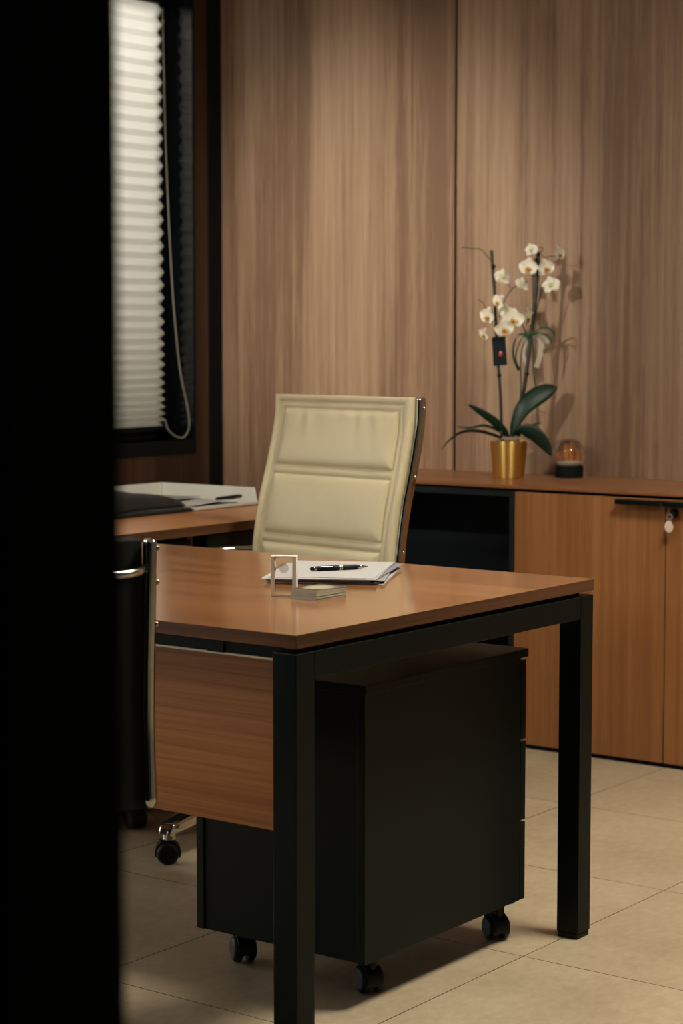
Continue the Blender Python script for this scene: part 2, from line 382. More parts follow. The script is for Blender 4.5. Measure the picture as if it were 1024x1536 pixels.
for x in (-2.235, -3.55):
    obj('panel_bracket', rel([(x, x+.036, 2.612, 2.6145+.02, .6886, .7081)]), M['black'], mp_)

# ------------------------------------------------------------------ return desk along the window wall
RX0, RX1, RY0, RY1 = -4.18, -3.417, 3.557, 4.585
rd = thing('return_desk', 'walnut side return table along the window wall, carrying the white tray', 'table', ((RX0+RX1)/2, (RY0+RY1)/2, 0))
ox, oy = rd.location.x, rd.location.y
t2 = obj('tabletop', rel([(RX0, RX1, RY0, RY1, .714, .739)]), M['return_wood'], rd, bevel=.0008, seg=1)
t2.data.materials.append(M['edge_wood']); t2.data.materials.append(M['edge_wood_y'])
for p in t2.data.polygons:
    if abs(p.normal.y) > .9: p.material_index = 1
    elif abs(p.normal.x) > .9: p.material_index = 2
for (a, b) in ((RX1-.07, RY1-.07), (RX0+.02, RY1-.07)):
    obj('leg', rel([(a, a+.05, b, b+.05, 0, .66)]), M['black'], rd, bevel=.0015)
obj('end_beam', rel([(RX0+.02, RX1-.02, RY1-.07, RY1-.02, .6605, .706)]), M['black'], rd)
obj('side_beam', rel([(RX1-.07, RX1-.02, RY0+.46, RY1-.0705, .668, .706)]), M['black'], rd)
obj('spacer_rail', rel([(RX1-.06, RX1-.03, RY0+.46, RY1-.03, .7062, .7138)]), M['soft_black'], rd)
cab = thing('under_desk_cabinet', 'black drawer cabinet supporting the window-side return table', 'cabinet', (-3.82, 3.79, 0))
ox, oy = cab.location.x, cab.location.y
obj('body', rel([(-4.15, -3.47, 3.57, 3.975, .02, .7125)]), M['soft_black'], cab, bevel=.001)
for z0, z1 in ((.03,.25),(.254,.474),(.478,.70)):
    obj('drawer', rel([(-3.4695, -3.452, 3.575, 3.97, z0, z1)]), M['soft_black'], cab, bevel=.001)
obj('plinth', rel([(-4.12, -3.50, 3.59, 3.955, 0, .0198)]), M['soft_black'], cab)

# ------------------------------------------------------------------ things on the return desk
tr = thing('document_tray', 'white open document tray on the side return table', 'tray', (-3.908, 4.440, .7395))
def tray_bm():
    bm = bmesh.new()
    # base with flared walls; local frame centred
    hx, hy, h, t = .188, .138, .050, .003
    def wall(p, q, tp, tq):
        n = Vector((0,0,0)); a, b, c, d = map(Vector, (p, q, tq, tp))
        nrm = (b-a).cross(d-a).normalized()*t
        vs = [bm.verts.new(v) for v in (a,b,c,d,a-nrm,b-nrm,c-nrm,d-nrm)]
        for f in ((0,1,2,3),(7,6,5,4),(0,4,5,1),(1,5,6,2),(2,6,7,3),(3,7,4,0)): bm.faces.new([vs[i] for i in f])
    box(bm, -hx, hx, -hy, hy, 0, t)
    f = .008
    wall((-hx,hy,t),(hx,hy,t),(-hx-f,hy+f,h),(hx-.018,hy+f,h))
    wall((-hx,-hy,t),(-hx,hy,t),(-hx-f,-hy,h),(-hx-f,hy+f,h))
    wall((hx,hy,t),(hx,-hy,t),(hx+.002,hy,.012),(hx+.002,-hy,.012))
    wall((hx,-hy,t),(-hx,-hy,t),(hx,-hy-.002,.012),(-hx-f,-hy-.002,.012))
    return bm
obj('tray_shell', tray_bm(), M['tray'], tr, bevel=.0008)
def sheet(w, l, th, curl=0, nx=8, ny=10, bend=0):
    bm = bmesh.new(); top = []; bot = []
    for j in range(ny+1):
        ra = []; rb = []
        for i in range(nx+1):
            x = (i/nx-.5)*w; y = (j/ny-.5)*l
            z = curl*(max(0, i/nx-.55)/.45)**2*(j/ny) + bend*(max(0, .35-j/ny)/.35)**2
            ra.append(bm.verts.new((x,y,z+th))); rb.append(bm.verts.new((x,y,z)))
        top.append(ra); bot.append(rb)
    for j in range(ny):
        for i in range(nx):
            bm.faces.new((top[j][i],top[j][i+1],top[j+1][i+1],top[j+1][i])); bm.faces.new((bot[j][i],bot[j+1][i],bot[j+1][i+1],bot[j][i+1]))
    for j in range(ny):
        bm.faces.new((top[j][0],top[j+1][0],bot[j+1][0],bot[j][0])); bm.faces.new((top[j][nx],bot[j][nx],bot[j+1][nx],top[j+1][nx]))
    for i in range(nx):
        bm.faces.new((top[0][i],bot[0][i],bot[0][i+1],top[0][i+1])); bm.faces.new((top[ny][i],top[ny][i+1],bot[ny][i+1],bot[ny][i]))
    return bm
for k, (x, y, rz, z, w_, l_, m, lab) in enumerate(((-3.915,4.435,.0,.7430,.30,.21,'paper2','grey printed sheet lying flat at the bottom of the white tray'),
        (-3.86,4.445,-.12,.7490,.21,.20,'paper','bright white loose sheet in the tray next to its far corner'),
        (-3.99,4.43,.10,.7552,.19,.20,'paper2','pale sheet in the tray behind the black folder'))):
    o = tag(obj('paper_sheet', sheet(w_, l_, .0015, .012 if k == 1 else .003), M[m], smooth=True), lab, 'paper')
    o.location = (x,y,z); o.rotation_euler = (0,0,rz)
pe = tag(obj('marker_pen', LT([(.001,-.06),(.0045,-.058),(.005,-.02),(.006,.02),(.0062,.055),(.004,.062)], n=14, axis='y'), M['plastic'], smooth=True), 'dark marker pen lying in the tray near its right end', 'pen')
pe.location = (-3.765,4.500,.7640); pe.rotation_euler = (0,0,.05)
tf = tag(obj('teal_folder', BX(-.15,.15,-.16,.16,0,.012), M['teal'], bevel=.004, seg=3), 'dark teal folder lying under the black folder on the return table', 'folder')
# folders lie partly on the tray rim (front low wall), so keep them beside it
tf.location = (-3.868,4.125,.7395); tf.rotation_euler = (0,0,.0)
def folder_bm():
    bm = bmesh.new(); rows = []
    N_ = 16
    for j in range(N_+1):
        v = j/N_
        row = []
        for i in range(13):
            u = i/12
            x = -.14+.27*u; y = -.15+.30*v
            z = .046*math.sin(PI*min(1,u*.86+.14))**.55*(.55+.45*math.sin(PI*min(1,v+.15))) + .006
            row.append(bm.verts.new((x,y,z)))
        rows.append(row)
    for a, b in zip(rows, rows[1:]):
        for i in range(12): bm.faces.new((a[i],a[i+1],b[i+1],b[i]))
    return bm
bf = obj('black_folder', folder_bm(), M['folder'], smooth=True)
sm = bf.modifiers.new('s', 'SOLIDIFY'); sm.thickness = .005; sm.offset = -1
tag(bf, 'black leather folder bulging open on top of the teal folder', 'folder')
bf.location = (-3.868,4.128,.7518); bf.rotation_euler = (0,0,.03)

# ------------------------------------------------------------------ credenza
CY, CZ0, CZ1 = 5.096, .7815, .7915
cr = thing('credenza', 'low walnut credenza with black open niche and flush doors against the back wall', 'cabinet', (-2.5, 5.32, 0))
ox, oy = cr.location.x, cr.location.y
CX0, CXN, CX1 = -3.93, -3.153, -1.13
DW = .505
obj('top_board', rel([(CX0, CX1, CY-.004, YB-.001, CZ0, CZ1)]), M['top_wood'], cr, bevel=.0008, seg=1)
obj('carcass', rel([(CX0+.002, CX0+.02, CY+.004, YB-.02, .05, .774), (CXN-.019, CXN-.001, CY+.002, YB-.02, .05, .774),
    (CXN, CX1-.002, CY+.02, YB-.02, .05, .774), (CX0+.02, CXN-.019, YB-.04, YB-.02, .05, .774),
    (CX0+.02, CXN-.019, CY+.004, YB-.04, .05, .068), (CX0+.02, CXN-.019, CY+.004, YB-.04, .756, .774)]), M['navy'], cr)
obj('shelf', rel([(CX0+.021, CXN-.020, CY+.03, YB-.041, .40, .418)]), M['soft_black'], cr)
obj('plinth', rel([(CX0+.01, CX1-.01, CY+.006, YB-.03, 0, .0495)]), M['soft_black'], cr)
obj('top_gap_rail', rel([(CX0+.004, CX1-.004, CY+.012, YB-.03, .7742, .7813)]), M['soft_black'], cr)
for k in range(4):
    x0 = CXN + .001 + k*DW; x1 = x0 + DW - .0035
    d = obj('door', rel([(x0, x1, CY, CY+.018, .0135, .7725)]), M['door_wood'], cr, bevel=.0008, seg=1)
    h0, h1 = (x1-.148, x1-.0005) if k % 2 == 0 else (x0+.0005, x0+.155)
    obj('handle', rel([(h0, h1, CY-.030, CY-.0005, .7655, .7685), (h0, h1, CY-.030, CY-.026, .7545, .7655)]), M['black'], d, bevel=.0008)
kx, ky, kz = -2.622, CY-.0002, .735
lk = obj('lock', LT([(.0125,0),(.0125,-.008),(.011,-.020),(.0105,-.022)], (kx-ox, ky-oy, kz), 20, 'y'), M['plastic'], cr, smooth=False, bevel=.001)
ky_ = thing('key', 'small silver key with pale bow hanging below the credenza door lock', 'key', (kx-.004, ky-.0255, kz))
obj('key_shank', BXS([(-.0015,.0015,-.001,.004,-.006,.010)]), M['keymetal'], ky_)
obj('key_ring', tube([(.001+.009*math.cos(a), .0005*math.sin(3*a), -.009+.009*math.sin(a)) for a in [2*PI*i/16 for i in range(17)]], .0011, 6, 2, Vector((0,1,0))), M['keymetal'], ky_, smooth=True)
fob = bmesh.new()
pts = [(.006,-.020),(-.006,-.021),(-.013,-.033),(-.011,-.046),(.000,-.054),(.010,-.050),(.015,-.036)]
for y in (-.004, .000):
    pass
va = [fob.verts.new((x,-.003,z)) for x,z in pts]; vb = [fob.verts.new((x,.001,z)) for x,z in pts]
fob.faces.new(va); fob.faces.new(vb[::-1])
for i in range(len(pts)): fob.faces.new((va[i],vb[i],vb[(i+1)%len(pts)],va[(i+1)%len(pts)]))
obj('key_bow', fob, M['keybow'], ky_, bevel=.001)
obj('key_blade', BXS([(-.013,-.010,-.002,0,-.066,-.044),(-.016,-.013,-.002,0,-.060,-.056)]), M['keymetal'], ky_)

# ------------------------------------------------------------------ mobile pedestal
pd = thing('mobile_pedestal', 'black mobile drawer pedestal on casters tucked under the desk end', 'cabinet', (-2.307, 3.176, 0))
ox, oy = pd.location.x, pd.location.y
PX0, PX1, PY0, PY1 = -2.510, -2.106, 2.897, 3.455
obj('top', rel([(PX0-.002, PX1+.003, PY0-.001, PY1+.003, .5835, .6005)]), M['ped'], pd, bevel=.001)
obj('side_panel', rel([(PX1-.018, PX1, PY0, PY1-.022, .083, .583)]), M['ped'], pd, bevel=.0008)
obj('side_panel', rel([(PX0, PX0+.018, PY0, PY1-.022, .083, .583)]), M['ped'], pd, bevel=.0008)
obj('back_panel', rel([(PX0+.0182, PX1-.0182, PY0+.004, PY0+.016, .083, .583)]), M['ped'], pd)
obj('base_panel', rel([(PX0+.0185, PX1-.0185, PY0+.017, PY1-.022, .083, .101)]), M['ped'], pd)
for z0, z1 in ((.083,.2435),(.2485,.4105),(.4155,.5775)):
    dr = obj('drawer_front', rel([(PX0+.0005, PX1-.0005, PY1-.0195, PY1, z0, z1)]), M['ped'], pd, bevel=.001)
    obj('drawer_box', rel([(PX0+.03, PX1-.03, PY0+.05, PY1-.020, z0+.02, z1-.03)]), M['soft_black'], dr)

def caster(x, y, ang, r=.025, brake=False, name='caster', parent=None, plate_z=.083, gap=.012, mt='plastic'):
    """twin-wheel castor; wheels' axle at ang; returns the housing with wheel children"""
    mtx = Matrix.Translation((x,y,0)) @ Matrix.Rotation(ang, 4, 'Z')
    bm = bmesh.new()
    hub = bmesh.new()
    # hood between/over the wheels
    n = 14; w = gap*.5
    ring = [(math.cos(a)*(r+.004), r+math.sin(a)*(r+.004)) for a in [R(-20)+R(215)*i/n for i in range(n+1)]]
    for s in (-1, 1):
        pass
    a_ = [bm.verts.new((-w-.010, p, q)) for p, q in ring]; b_ = [bm.verts.new((w+.010, p, q)) for p, q in ring]
    c_ = [bm.verts.new((-w-.010, p*.9, r+(q-r)*.9)) for p, q in ring]; d_ = [bm.verts.new((w+.010, p*.9, r+(q-r)*.9)) for p, q in ring]
    for i in range(n):
        bm.faces.new((a_[i],a_[i+1],b_[i+1],b_[i])); bm.faces.new((c_[i],d_[i],d_[i+1],c_[i+1]))
        bm.faces.new((a_[i],c_[i],c_[i+1],a_[i+1])); bm.faces.new((b_[i],b_[i+1],d_[i+1],d_[i]))
    for k in (0, n): bm.faces.new((a_[k],b_[k],d_[k],c_[k]))
    lathe(bm, [(.007, r), (.007, 2*r+.003), (.011, 2*r+.004), (.011, plate_z-.004)], (0,-.012,0), 14)
    box(bm, -.006, .006, -.012, .012, r*.6, 2*r)
    if brake: box(bm, -.012, .012, r+.002, r+.024, r*1.35, r*1.35+.008, Matrix.Rotation(R(18), 4, 'X'))
    if plate_z > .06 and parent is not None and name == 'caster' and mt == 'plastic': box(bm, -.022, .022, -.034, .010, plate_z-.0042, plate_z-.0006)
    bmesh.ops.transform(bm, matrix=mtx, verts=bm.verts)
    o = obj(name, bm, M['plastic'], parent, bevel=.0012)
    for s in (-1, 1):
        wb_ = bmesh.new()
        lathe(wb_, [(r-.009, s*(w+.018)), (r-.006, s*(w+.017)), (r-.0015, s*(w+.014)), (r, s*(w+.010)), (r, s*w+s*.002), (r-.002, s*w)], (0,0,r), 28, 'x')
        bmesh.ops.transform(wb_, matrix=mtx, verts=wb_.verts)
        obj('wheel', wb_, M['plastic'], o, smooth=True, bevel=.0006)
    return o
for (x, y, a, br) in ((-2.160,2.985,R(62),False), (-2.150,3.415,R(62),True), (-2.470,2.990,R(55),False), (-2.465,3.40,R(70),True)):
    caster(x-ox, y-oy, a, .0255, br, parent=pd)

# ------------------------------------------------------------------ swivel chairs
def prof_eval(pts, n=10):
    return smooth_path([(0, a, b) for a, b in pts], n)

def sling(name, pts, W0, W1, dividers, th, m, parent, flip=1, seed=0):
    """quilted leather pad lofted along profile pts (y,z); front side = left of travel when flip=1"""
    path = prof_eval(pts, 14)
    S_ = [0]
    for a, b in zip(path, path[1:]): S_.append(S_[-1] + (b-a).length)
    Lt = S_[-1]
    nv = int(Lt/.0026); nu = int(W0/.0030)
    def at(s):
        for i in range(len(S_)-1):
            if s <= S_[i+1] or i == len(S_)-2:
                t = (s-S_[i])/(S_[i+1]-S_[i]); p = path[i].lerp(path[i+1], t)
                d = (path[min(i+2,len(path)-1)]-path[max(i-1,0)]).normalized(); break
        return p, Vector((0, -d.z, d.y))*flip
    def roll(d, a, b, h):
        if d <= a or d >= b: return 0
        t = (d-(a+b)/2)/((b-a)/2); return h*math.sqrt(max(0, 1-t*t))
    def H(u, s, W):
        du = W/2-abs(u); ds = Lt-s; db = s
        de = min(du, ds, db)
        h = roll(de, -.006, .018, .0075) + roll(de, .019, .0345, .0050)
        if de > .035:
            dp = de-.035; dd = 9
            for c in dividers:
                q = abs(s-c); dd = min(dd, q-.0115)
                h += roll(q, -.0115, .0105, .0062)
            dp = min(dp, dd)
            if dp > 0:
                h += .0125*(1-math.exp(-dp/.0065)) + .0025*(1-math.exp(-dp/.04))
                nz = noise.noise(Vector((u*14+seed, s*5, seed)))*.0022 + noise.noise(Vector((u*45, s*10, seed+3)))*.0007
                h += nz*min(1, dp/.03)
                # stretch wrinkles falling from the upper seam
                h += .0016*math.sin(u*95+3*noise.noise(Vector((u*9,s*9,seed))))*math.exp(-((ds-.06)/.03)**2) if ds < .14 else 0
        # stitch puckers along the piping
        if de < .02: h += .00018*math.sin((u if de == ds or de == db else s)*520)
        return h
    bm = bmesh.new(); F = []; B = []
    for j in range(nv+1):
        s = Lt*j/nv; p, nrm = at(s); W = W0 + (W1-W0)*j/nv; fr = []; br = []
        for i in range(nu+1):
            u = (i/nu-.5)*W
            fr.append(bm.verts.new(Vector((u,0,0)) + p + nrm*H(u, s, W)))
        for i in (0, nu):
            u = (i/nu-.5)*W
            br.append(bm.verts.new(Vector((u*.995,0,0)) + p - nrm*th))
        F.append(fr); B.append(br)
    for j in range(nv):
        for i in range(nu): bm.faces.new((F[j][i],F[j][i+1],F[j+1][i+1],F[j+1][i]))
        bm.faces.new((B[j][0],B[j+1][0],B[j+1][1],B[j][1]))
        bm.faces.new((F[j][0],F[j+1][0],B[j+1][0],B[j][0])); bm.faces.new((F[j][nu],B[j][1],B[j+1][1],F[j+1][nu]))
    bm.faces.new(F[0] + [B[0][1], B[0][0]]); bm.faces.new(F[nv][::-1] + [B[nv][0], B[nv][1]])
    o = obj(name, bm, m, parent, smooth=True); return o, path

def offset_path(path, off, x):
    out = []
    n = len(path)
    for i, p in enumerate(path):
        d = (path[min(i+1,n-1)]-path[max(i-1,0)]).normalized(); nrm = Vector((0,-d.z,d.y))
        q = p - nrm*off; out.append(Vector((x, q.y, q.z)))
    return out

def make_chair(name, label, loc, rz, leather, back_pts, seat_pts, W, dv, star=-90, arm=True, pad=.018, rail=(.017,.030), star_r=.315, bars=((.88,.009),(.62,.009)), back_rail=False):
    ch = thing(name, label, 'chair', loc, rz)
    bk, bp_ = sling('backrest', back_pts, W, W-.022, dv, pad, leather, ch, 1, 1.3)
    st, sp_ = sling('seat', seat_pts, W, W, [.16,.32], .022, leather, ch, 1, 5.1)
    full = smooth_path([(0,)+tuple(p) for p in seat_pts[:-1]] + [(0,)+tuple(p) for p in back_pts], 10)
    for s in (-1, 1):
        n = len(full)
        bm = bmesh.new(); pth = offset_path(bp_ if back_rail else full, .030, 0)
        n = len(pth)
        for i, p in enumerate(pth): p.x = s*(W/2+.003-(0 if back_rail else .010*i/n))
        sweep(bm, pth, rrect(rail[0], rail[1], rail[0]*.48, 6), Vector((1,0,0)), [1.0]*len(pth) if not back_rail else [.55,.82,.95]+[1]*(len(pth)-6)+[.97,.9,.75])
        rl = obj('side_rail', bm, M['chrome'], ch, smooth=True)
        for t in (.99, .86, .72):
            q = pth[int(t*(n-1))-2]
            obj('screw', LT([(.0045,0),(.0045,.0025),(.003,.0035)] if s > 0 else [(.0045,0),(.0045,-.0025),(.003,-.0035)], (q.x+s*rail[0]/2, q.y+.004, q.z), 12, 'x'), M['chrome_d'], rl, smooth=True)
        if arm:
            # loop arm: from the seat rail forward, up, and back to the backrest rail
            a = tube([(s*(W/2-.004),-.10,.437),(s*(W/2+.03),-.135,.455),(s*(W/2+.062),-.15,.55),(s*(W/2+.072),-.12,.645),(s*(W/2+.074),.0,.670),(s*(W/2+.070),.14,.674),(s*(W/2+.045),.215,.676),(s*(W/2+.002),.262,.674)], .0100, 12, 8, Vector((0,1,0)))
            obj('armrest', a, M['chrome'], ch, smooth=True)
    # cross bars behind the back and below the seat
    for zz, r in bars:
        q = min(full[len(full)//2:], key=lambda v: abs(v.z-zz))
        bm = tube([(-W/2+.008, q.y+.034, q.z), (-W/2+.06, q.y+.070, q.z-.004), (0, q.y+.095, q.z), (W/2-.06, q.y+.070, q.z-.004), (W/2-.008, q.y+.034, q.z)], r, 10, 6, Vector((0,0,1)))
        obj('crossbar', bm, M['chrome_d'], ch, smooth=True)
    obj('seat_frame', BXS([(-W/2,W/2,-.07,-.035,.395,.418), (-W/2,W/2,.075,.11,.395,.418), (-.07,.07,-.10,.13,.365,.395)]), M['plastic'], ch, bevel=.004)
    col = obj('gas_column', LT([(.026,.13),(.026,.27),(.024,.272),(.015,.274),(.015,.366)], n=24), M['chrome_d'], ch, smooth=False, bevel=.001)
    lv = obj('lever', tube([(.06,.0,.38),(.16,-.01,.375),(.23,-.015,.372)], .005, 8, 4, Vector((0,0,1))), M['plastic'], ch, smooth=True)
    pb = bmesh.new(); lathe(pb, [(.004,.22),(.012,.235),(.016,.26),(.014,.285),(.006,.298)], (0,-.015,.372), 16, 'x')
    bmesh.ops.scale(pb, vec=(1,1,.55), verts=pb.verts, space=Matrix.Translation((0,0,-.372)))
    obj('lever_paddle', pb, M['plastic'], lv, smooth=True)
    hb = obj('base_hub', LT([(.034,.075),(.040,.085),(.042,.115),(.034,.135),(.028,.140)], n=24), M['chrome'], ch, smooth=True)
    for k in range(5):
        a = R(star + 72*k) - rz
        c, s_ = math.cos(a), math.sin(a)
        bm = bmesh.new()
        pth = smooth_path([(c*.03, s_*.03, .108), (c*.16, s_*.16, .104), (c*(star_r-.03), s_*(star_r-.03), .090), (c*(star_r+.004), s_*(star_r+.004), .084), (c*(star_r+.012), s_*(star_r+.012), .070)], 5)
        sc = [1.25-.45*i/(len(pth)-1) for i in range(len(pth))]
        sweep(bm, pth, rrect(.044, .030, .010, 4), Vector((-s_, c, 0)), sc)
        lathe(bm, [(.014,.058),(.017,.060),(.017,.080),(.013,.084)], (c*star_r, s_*star_r, 0), 18)
        ar = obj('base_arm', bm, M['chrome'], ch, smooth=True, bevel=.001)
        ca = a + R((40, 25, 160, 80, 230)[k])
        caster(c*star_r + .010*math.sin(ca), s_*star_r - .012*math.cos(ca)*0 + .0, ca, .0265, False, name='caster', parent=ch, plate_z=.062, gap=.012, mt='arm')
    return ch

Zs = [(.192,.505),(.222,.56),(.236,.62),(.240,.68),(.2445,.721),(.262,.812),(.291,.916),(.314,1.014),(.319,1.083)]
seat = [(-.262,.425),(-.245,.458),(-.19,.470),(-.05,.458),(.08,.452),(.155,.468),(.186,.494)]
def arc(pts):
    p = prof_eval(pts, 14); return sum((b-a).length for a, b in zip(p, p[1:]))
LA = arc(Zs)
dv = [LA-.036-.150-.011, LA-.036-.150-.022-.158-.011]
office = make_chair('office_chair', 'cream quilted leather high-back swivel chair with chrome rails behind the desk', (-3.0896, 3.7725, 0), R(-8.3), M['leather'], Zs, seat, .50, [d for d in dv if d > 0], star=-88)

# visitor chair: turned away to the left, mostly hidden by the black partition
bz = [(.226,.468),(.222,.53),(.219,.60),(.221,.68),(.226,.76),(.232,.84),(.236,.909)]
LB = arc(bz)
ang = R(63); fx, fy = -math.sin(ang), math.cos(ang)      # facing direction; local -Y faces it
rzv = math.atan2(fx, -fy)                               # R(rz)*(0,-1) = (sin rz, -cos rz)
rgt = Vector((math.cos(rzv), math.sin(rzv))); bkd = Vector((-math.sin(rzv), math.cos(rzv)))
# its right-hand rail (seen from the sitter) is local -x when facing -Y
tgt = Vector((-2.152-.0115, 2.385-.008))
org = tgt + rgt*(.265+.003) - bkd*.245
visitor = make_chair('visitor_chair', 'black visitor chair with chrome side rail in front of the desk, half behind dark partition', (org.x, org.y, 0), rzv, M['mesh'], bz, seat, .53, [LB-.20], star=20, arm=False, pad=.034, rail=(.022,.026), star_r=.29, bars=((.862,.0075),), back_rail=True)

# ------------------------------------------------------------------ things on the desk
# paper stack: each sheet bundle its own object
plen = math.atan2(.45, .89)
pc = Vector((-2.463, 3.283))
labs = ['lowest sheet of the paper pile on the desk, sticking out at the right', 'grey-edged booklet low in the paper pile on the desk', 'dark-covered booklet in the middle of the desk paper pile',
        'white document just above the dark booklet in the desk pile', 'grey printed sheet in the desk pile with edge showing', 'white sheet shifted left within the desk paper pile',
        'dark purple-edged sheet near the top of the desk paper pile', 'white printed sheet just below the top of the desk pile', 'topmost white sheet of the desk paper pile, carrying the pen']
mats = ['paper','paper2','paper3','paper','paper2','paper','paper3','paper','paper']
jit = [(.014,.002,.03),(-.006,.006,-.05),(.006,-.006,.05),(-.010,.002,-.02),(.008,.004,.075),(-.016,-.012,.01),(.006,.008,-.045),(.004,-.010,.03),(-.006,.004,.0)]
th_ = [.0016,.0018,.0012,.0020,.0014,.0014,.0010,.0012,.0010]
z = ZT+.0002
for k in range(9):
    o = tag(obj('paper_sheet', sheet(.210, .297, th_[k]-.0002, 0), M[mats[k]], smooth=False), labs[k], 'paper')
    o.location = (pc.x+jit[k][0], pc.y+jit[k][1], z); o.rotation_euler = (0,0,plen+jit[k][2]); z += th_[k]
zp = z
# pen
pn = thing('ballpoint_pen', 'black ballpoint pen with chrome clip lying on the papers', 'pen', (-2.449, 3.275, zp+.0052), math.atan2(.113, .071))
obj('barrel', LT([(.0045,-.046),(.0052,-.040),(.0054,.0),(.0054,.040),(.0042,.0425)], n=20, axis='x'), M['plastic'], pn, smooth=True)
obj('tip', LT([(.0042,.0426),(.0038,.050),(.0012,.0625),(.0006,.066)], n=16, axis='x'), M['chrome'], pn, smooth=True)
obj('ring', LT([(.0056,.002),(.0058,.0025),(.0058,.0042),(.0056,.0047)], n=20, axis='x'), M['chrome'], pn, smooth=True)
obj('ring', LT([(.0056,.0062),(.0058,.0067),(.0058,.0078),(.0056,.0083)], n=20, axis='x'), M['chrome'], pn, smooth=True)
obj('stylus_collar', LT([(.0042,-.0525),(.0046,-.050),(.0046,-.0462)], n=16, axis='x'), M['chrome'], pn, smooth=True)
obj('stylus_tip', LT([(.0010,-.0615),(.0032,-.0600),(.0040,-.0565),(.0036,-.0527)], n=16, axis='x'), M['plastic'], pn, smooth=True)
obj('clip', tube([(-.049,-.0030,.0030),(-.046,-.0058,.0040),(-.030,-.0064,.0036),(-.012,-.0060,.0030)], .0013, 8, 5, Vector((0,0,1))), M['chrome'], pn, smooth=True)

# crystal block
gb = thing('crystal_block', 'small upright engraved crystal block standing on the desk', 'ornament', (-2.343, 2.963, ZT+.0003), R(30))
bw, bd, bh = .049, .022, .0765
obj('block', BX(-bw/2+.0077, bw/2-.0077, -bd/2+.0005, bd/2-.0005, .0025, bh-.0025), M['crystal'], gb)
fr_ = []
e = .0022
for sx in (-1,1):
    x0 = sx*bw/2; fr_.append((min(x0,x0-sx*.0075), max(x0,x0-sx*.0075), -bd/2, bd/2, 0, bh))
for a_ in fr_: obj('bevelled_edge', BX(*a_), M['frost'], gb, bevel=.0006)
for z0 in (0, bh-e): obj('bevelled_edge', BX(-bw/2+.0076, bw/2-.0076, -bd/2, bd/2, z0, z0+e), M['frost'], gb)
def sphere(r, c, n=20, squash=1):
    return LT([(max(1e-4, r*math.sin(PI*i/n)), -r*math.cos(PI*i/n)*squash) for i in range(n+1)], c, 24)
obj('engraving', sphere(.0095, (0,0,.053)), M['haze'], gb, smooth=True)

# business cards
nC = 12
cz = ZT+.0002
for k in range(nC):
    t = .0016
    bm = BX(-.030,.030,-.046,.046,0,t-.0001)
    o = obj('business_card', bm, M['cardedge'])
    if k == nC-1:
        o.data.materials.append(M['card']); 
        for p in o.data.polygons:
            if p.normal.z > .9: p.material_index = 1
    lab = 'olive-grey card in the small neat stack beside the crystal block' if k < nC-1 else 'topmost card of the small stack, dark olive with a pale centre'
    tag(o, lab, 'card', 'cards stacked on the desk' )
    o.location = (-2.2775+random.uniform(-.0006,.0006), 2.9835+random.uniform(-.0006,.0006)+(.0006 if k > 6 else 0), cz); cz += t
    o.rotation_euler = (0,0,random.uniform(-.01,.01))

# ------------------------------------------------------------------ snow globe
sg = thing('snow_globe', 'glass snow globe with amber figure on a black base on the credenza', 'snow globe', (-3.195, 5.490, CZ1+.0003), R(36.7))
obj('globe_base', LT([(.043,0),(.044,.002),(.044,.034),(.042,.037),(.034,.038)], n=40), M['soft_black'], sg, bevel=.0008)
obj('globe_glass', sphere(.0485, (0,0,.0745), 28), M['glass'], sg, smooth=True)
bm = bmesh.new()
for (x,y,z0,z1,r) in ((-.008,0,.046,.098,.012),(.012,.004,.046,.086,.013),(-.020,.005,.046,.080,.010),(.004,-.008,.046,.105,.008),(-.002,.012,.046,.090,.014)):
    lathe(bm, [(r,z0),(r*1.1,(z0+z1)/2),(r*.8,z1-.004),(.001,z1)], (x,y,0), 12)
obj('globe_figure', bm, M['figure'], sg, smooth=True)
bm = bmesh.new(); lathe(bm, [(.026,.0385),(.036,.048),(.037,.055),(.026,.057),(.012,.054),(.002,.0535)], (.004,0,0), 24)
obj('globe_snow', bm, M['snow'], sg, smooth=True)

# ------------------------------------------------------------------ orchid
# local frame: +x runs along the shelf-view's right, +y away; base = foot of the pot
OR = thing('potted_orchid', 'white phalaenopsis orchid in a gold pot on the credenza', 'plant', (-3.350, 5.378, CZ1+.0003), R(36.7))
K = 475.0
def W(px, py, d=0.0):                       # drawing units (1/475 m) measured from the pot's foot
    return Vector(((px-764)/K, d, (716-py)/K))
obj('pot', LT([(.0480,0),(.0495,.001),(.0600,.113),(.0612,.1145),(.0600,.1155),(.0575,.1140),(.0555,.095),(.045,.012)], n=48), M['gold'], OR, smooth=True)
obj('bark_mix', LT([(.053,.085),(.0555,.094),(.045,.101),(.020,.105),(.001,.106)], n=24), M['bark'], OR)
def leaf(pts, wmax, wdir, fold=.18, ob=.85):
    path = smooth_path(pts, 8); n = len(path); bm = bmesh.new(); rows = []
    for i, p in enumerate(path):
        t = i/(n-1); d = (path[min(i+1,n-1)]-path[max(i-1,0)]).normalized()
        w = wmax*(math.sin(PI*min(1,(t*.93+.07))**ob)**.72) if t < .995 else .0005
        w = max(w, .0005) * (1 if t > .12 else .55+.45*t/.12)
        s = Vector(wdir) - d*Vector(wdir).dot(d); s.normalize(); nn = d.cross(s)
        rows.append([bm.verts.new(p + s*w*.5*q + nn*abs(q)*w*fold) for q in (-1,-.6,-.25,0,.25,.6,1)])
    for a, b in zip(rows, rows[1:]):
        for i in range(6): bm.faces.new((a[i],a[i+1],b[i+1],b[i]))
    return bm
def addleaf(*a, **k):
    o = obj('leaf', leaf(*a, **k), M['leaf'], OR, smooth=True)
    m = o.modifiers.new('s','SOLIDIFY'); m.thickness = .0018; return o
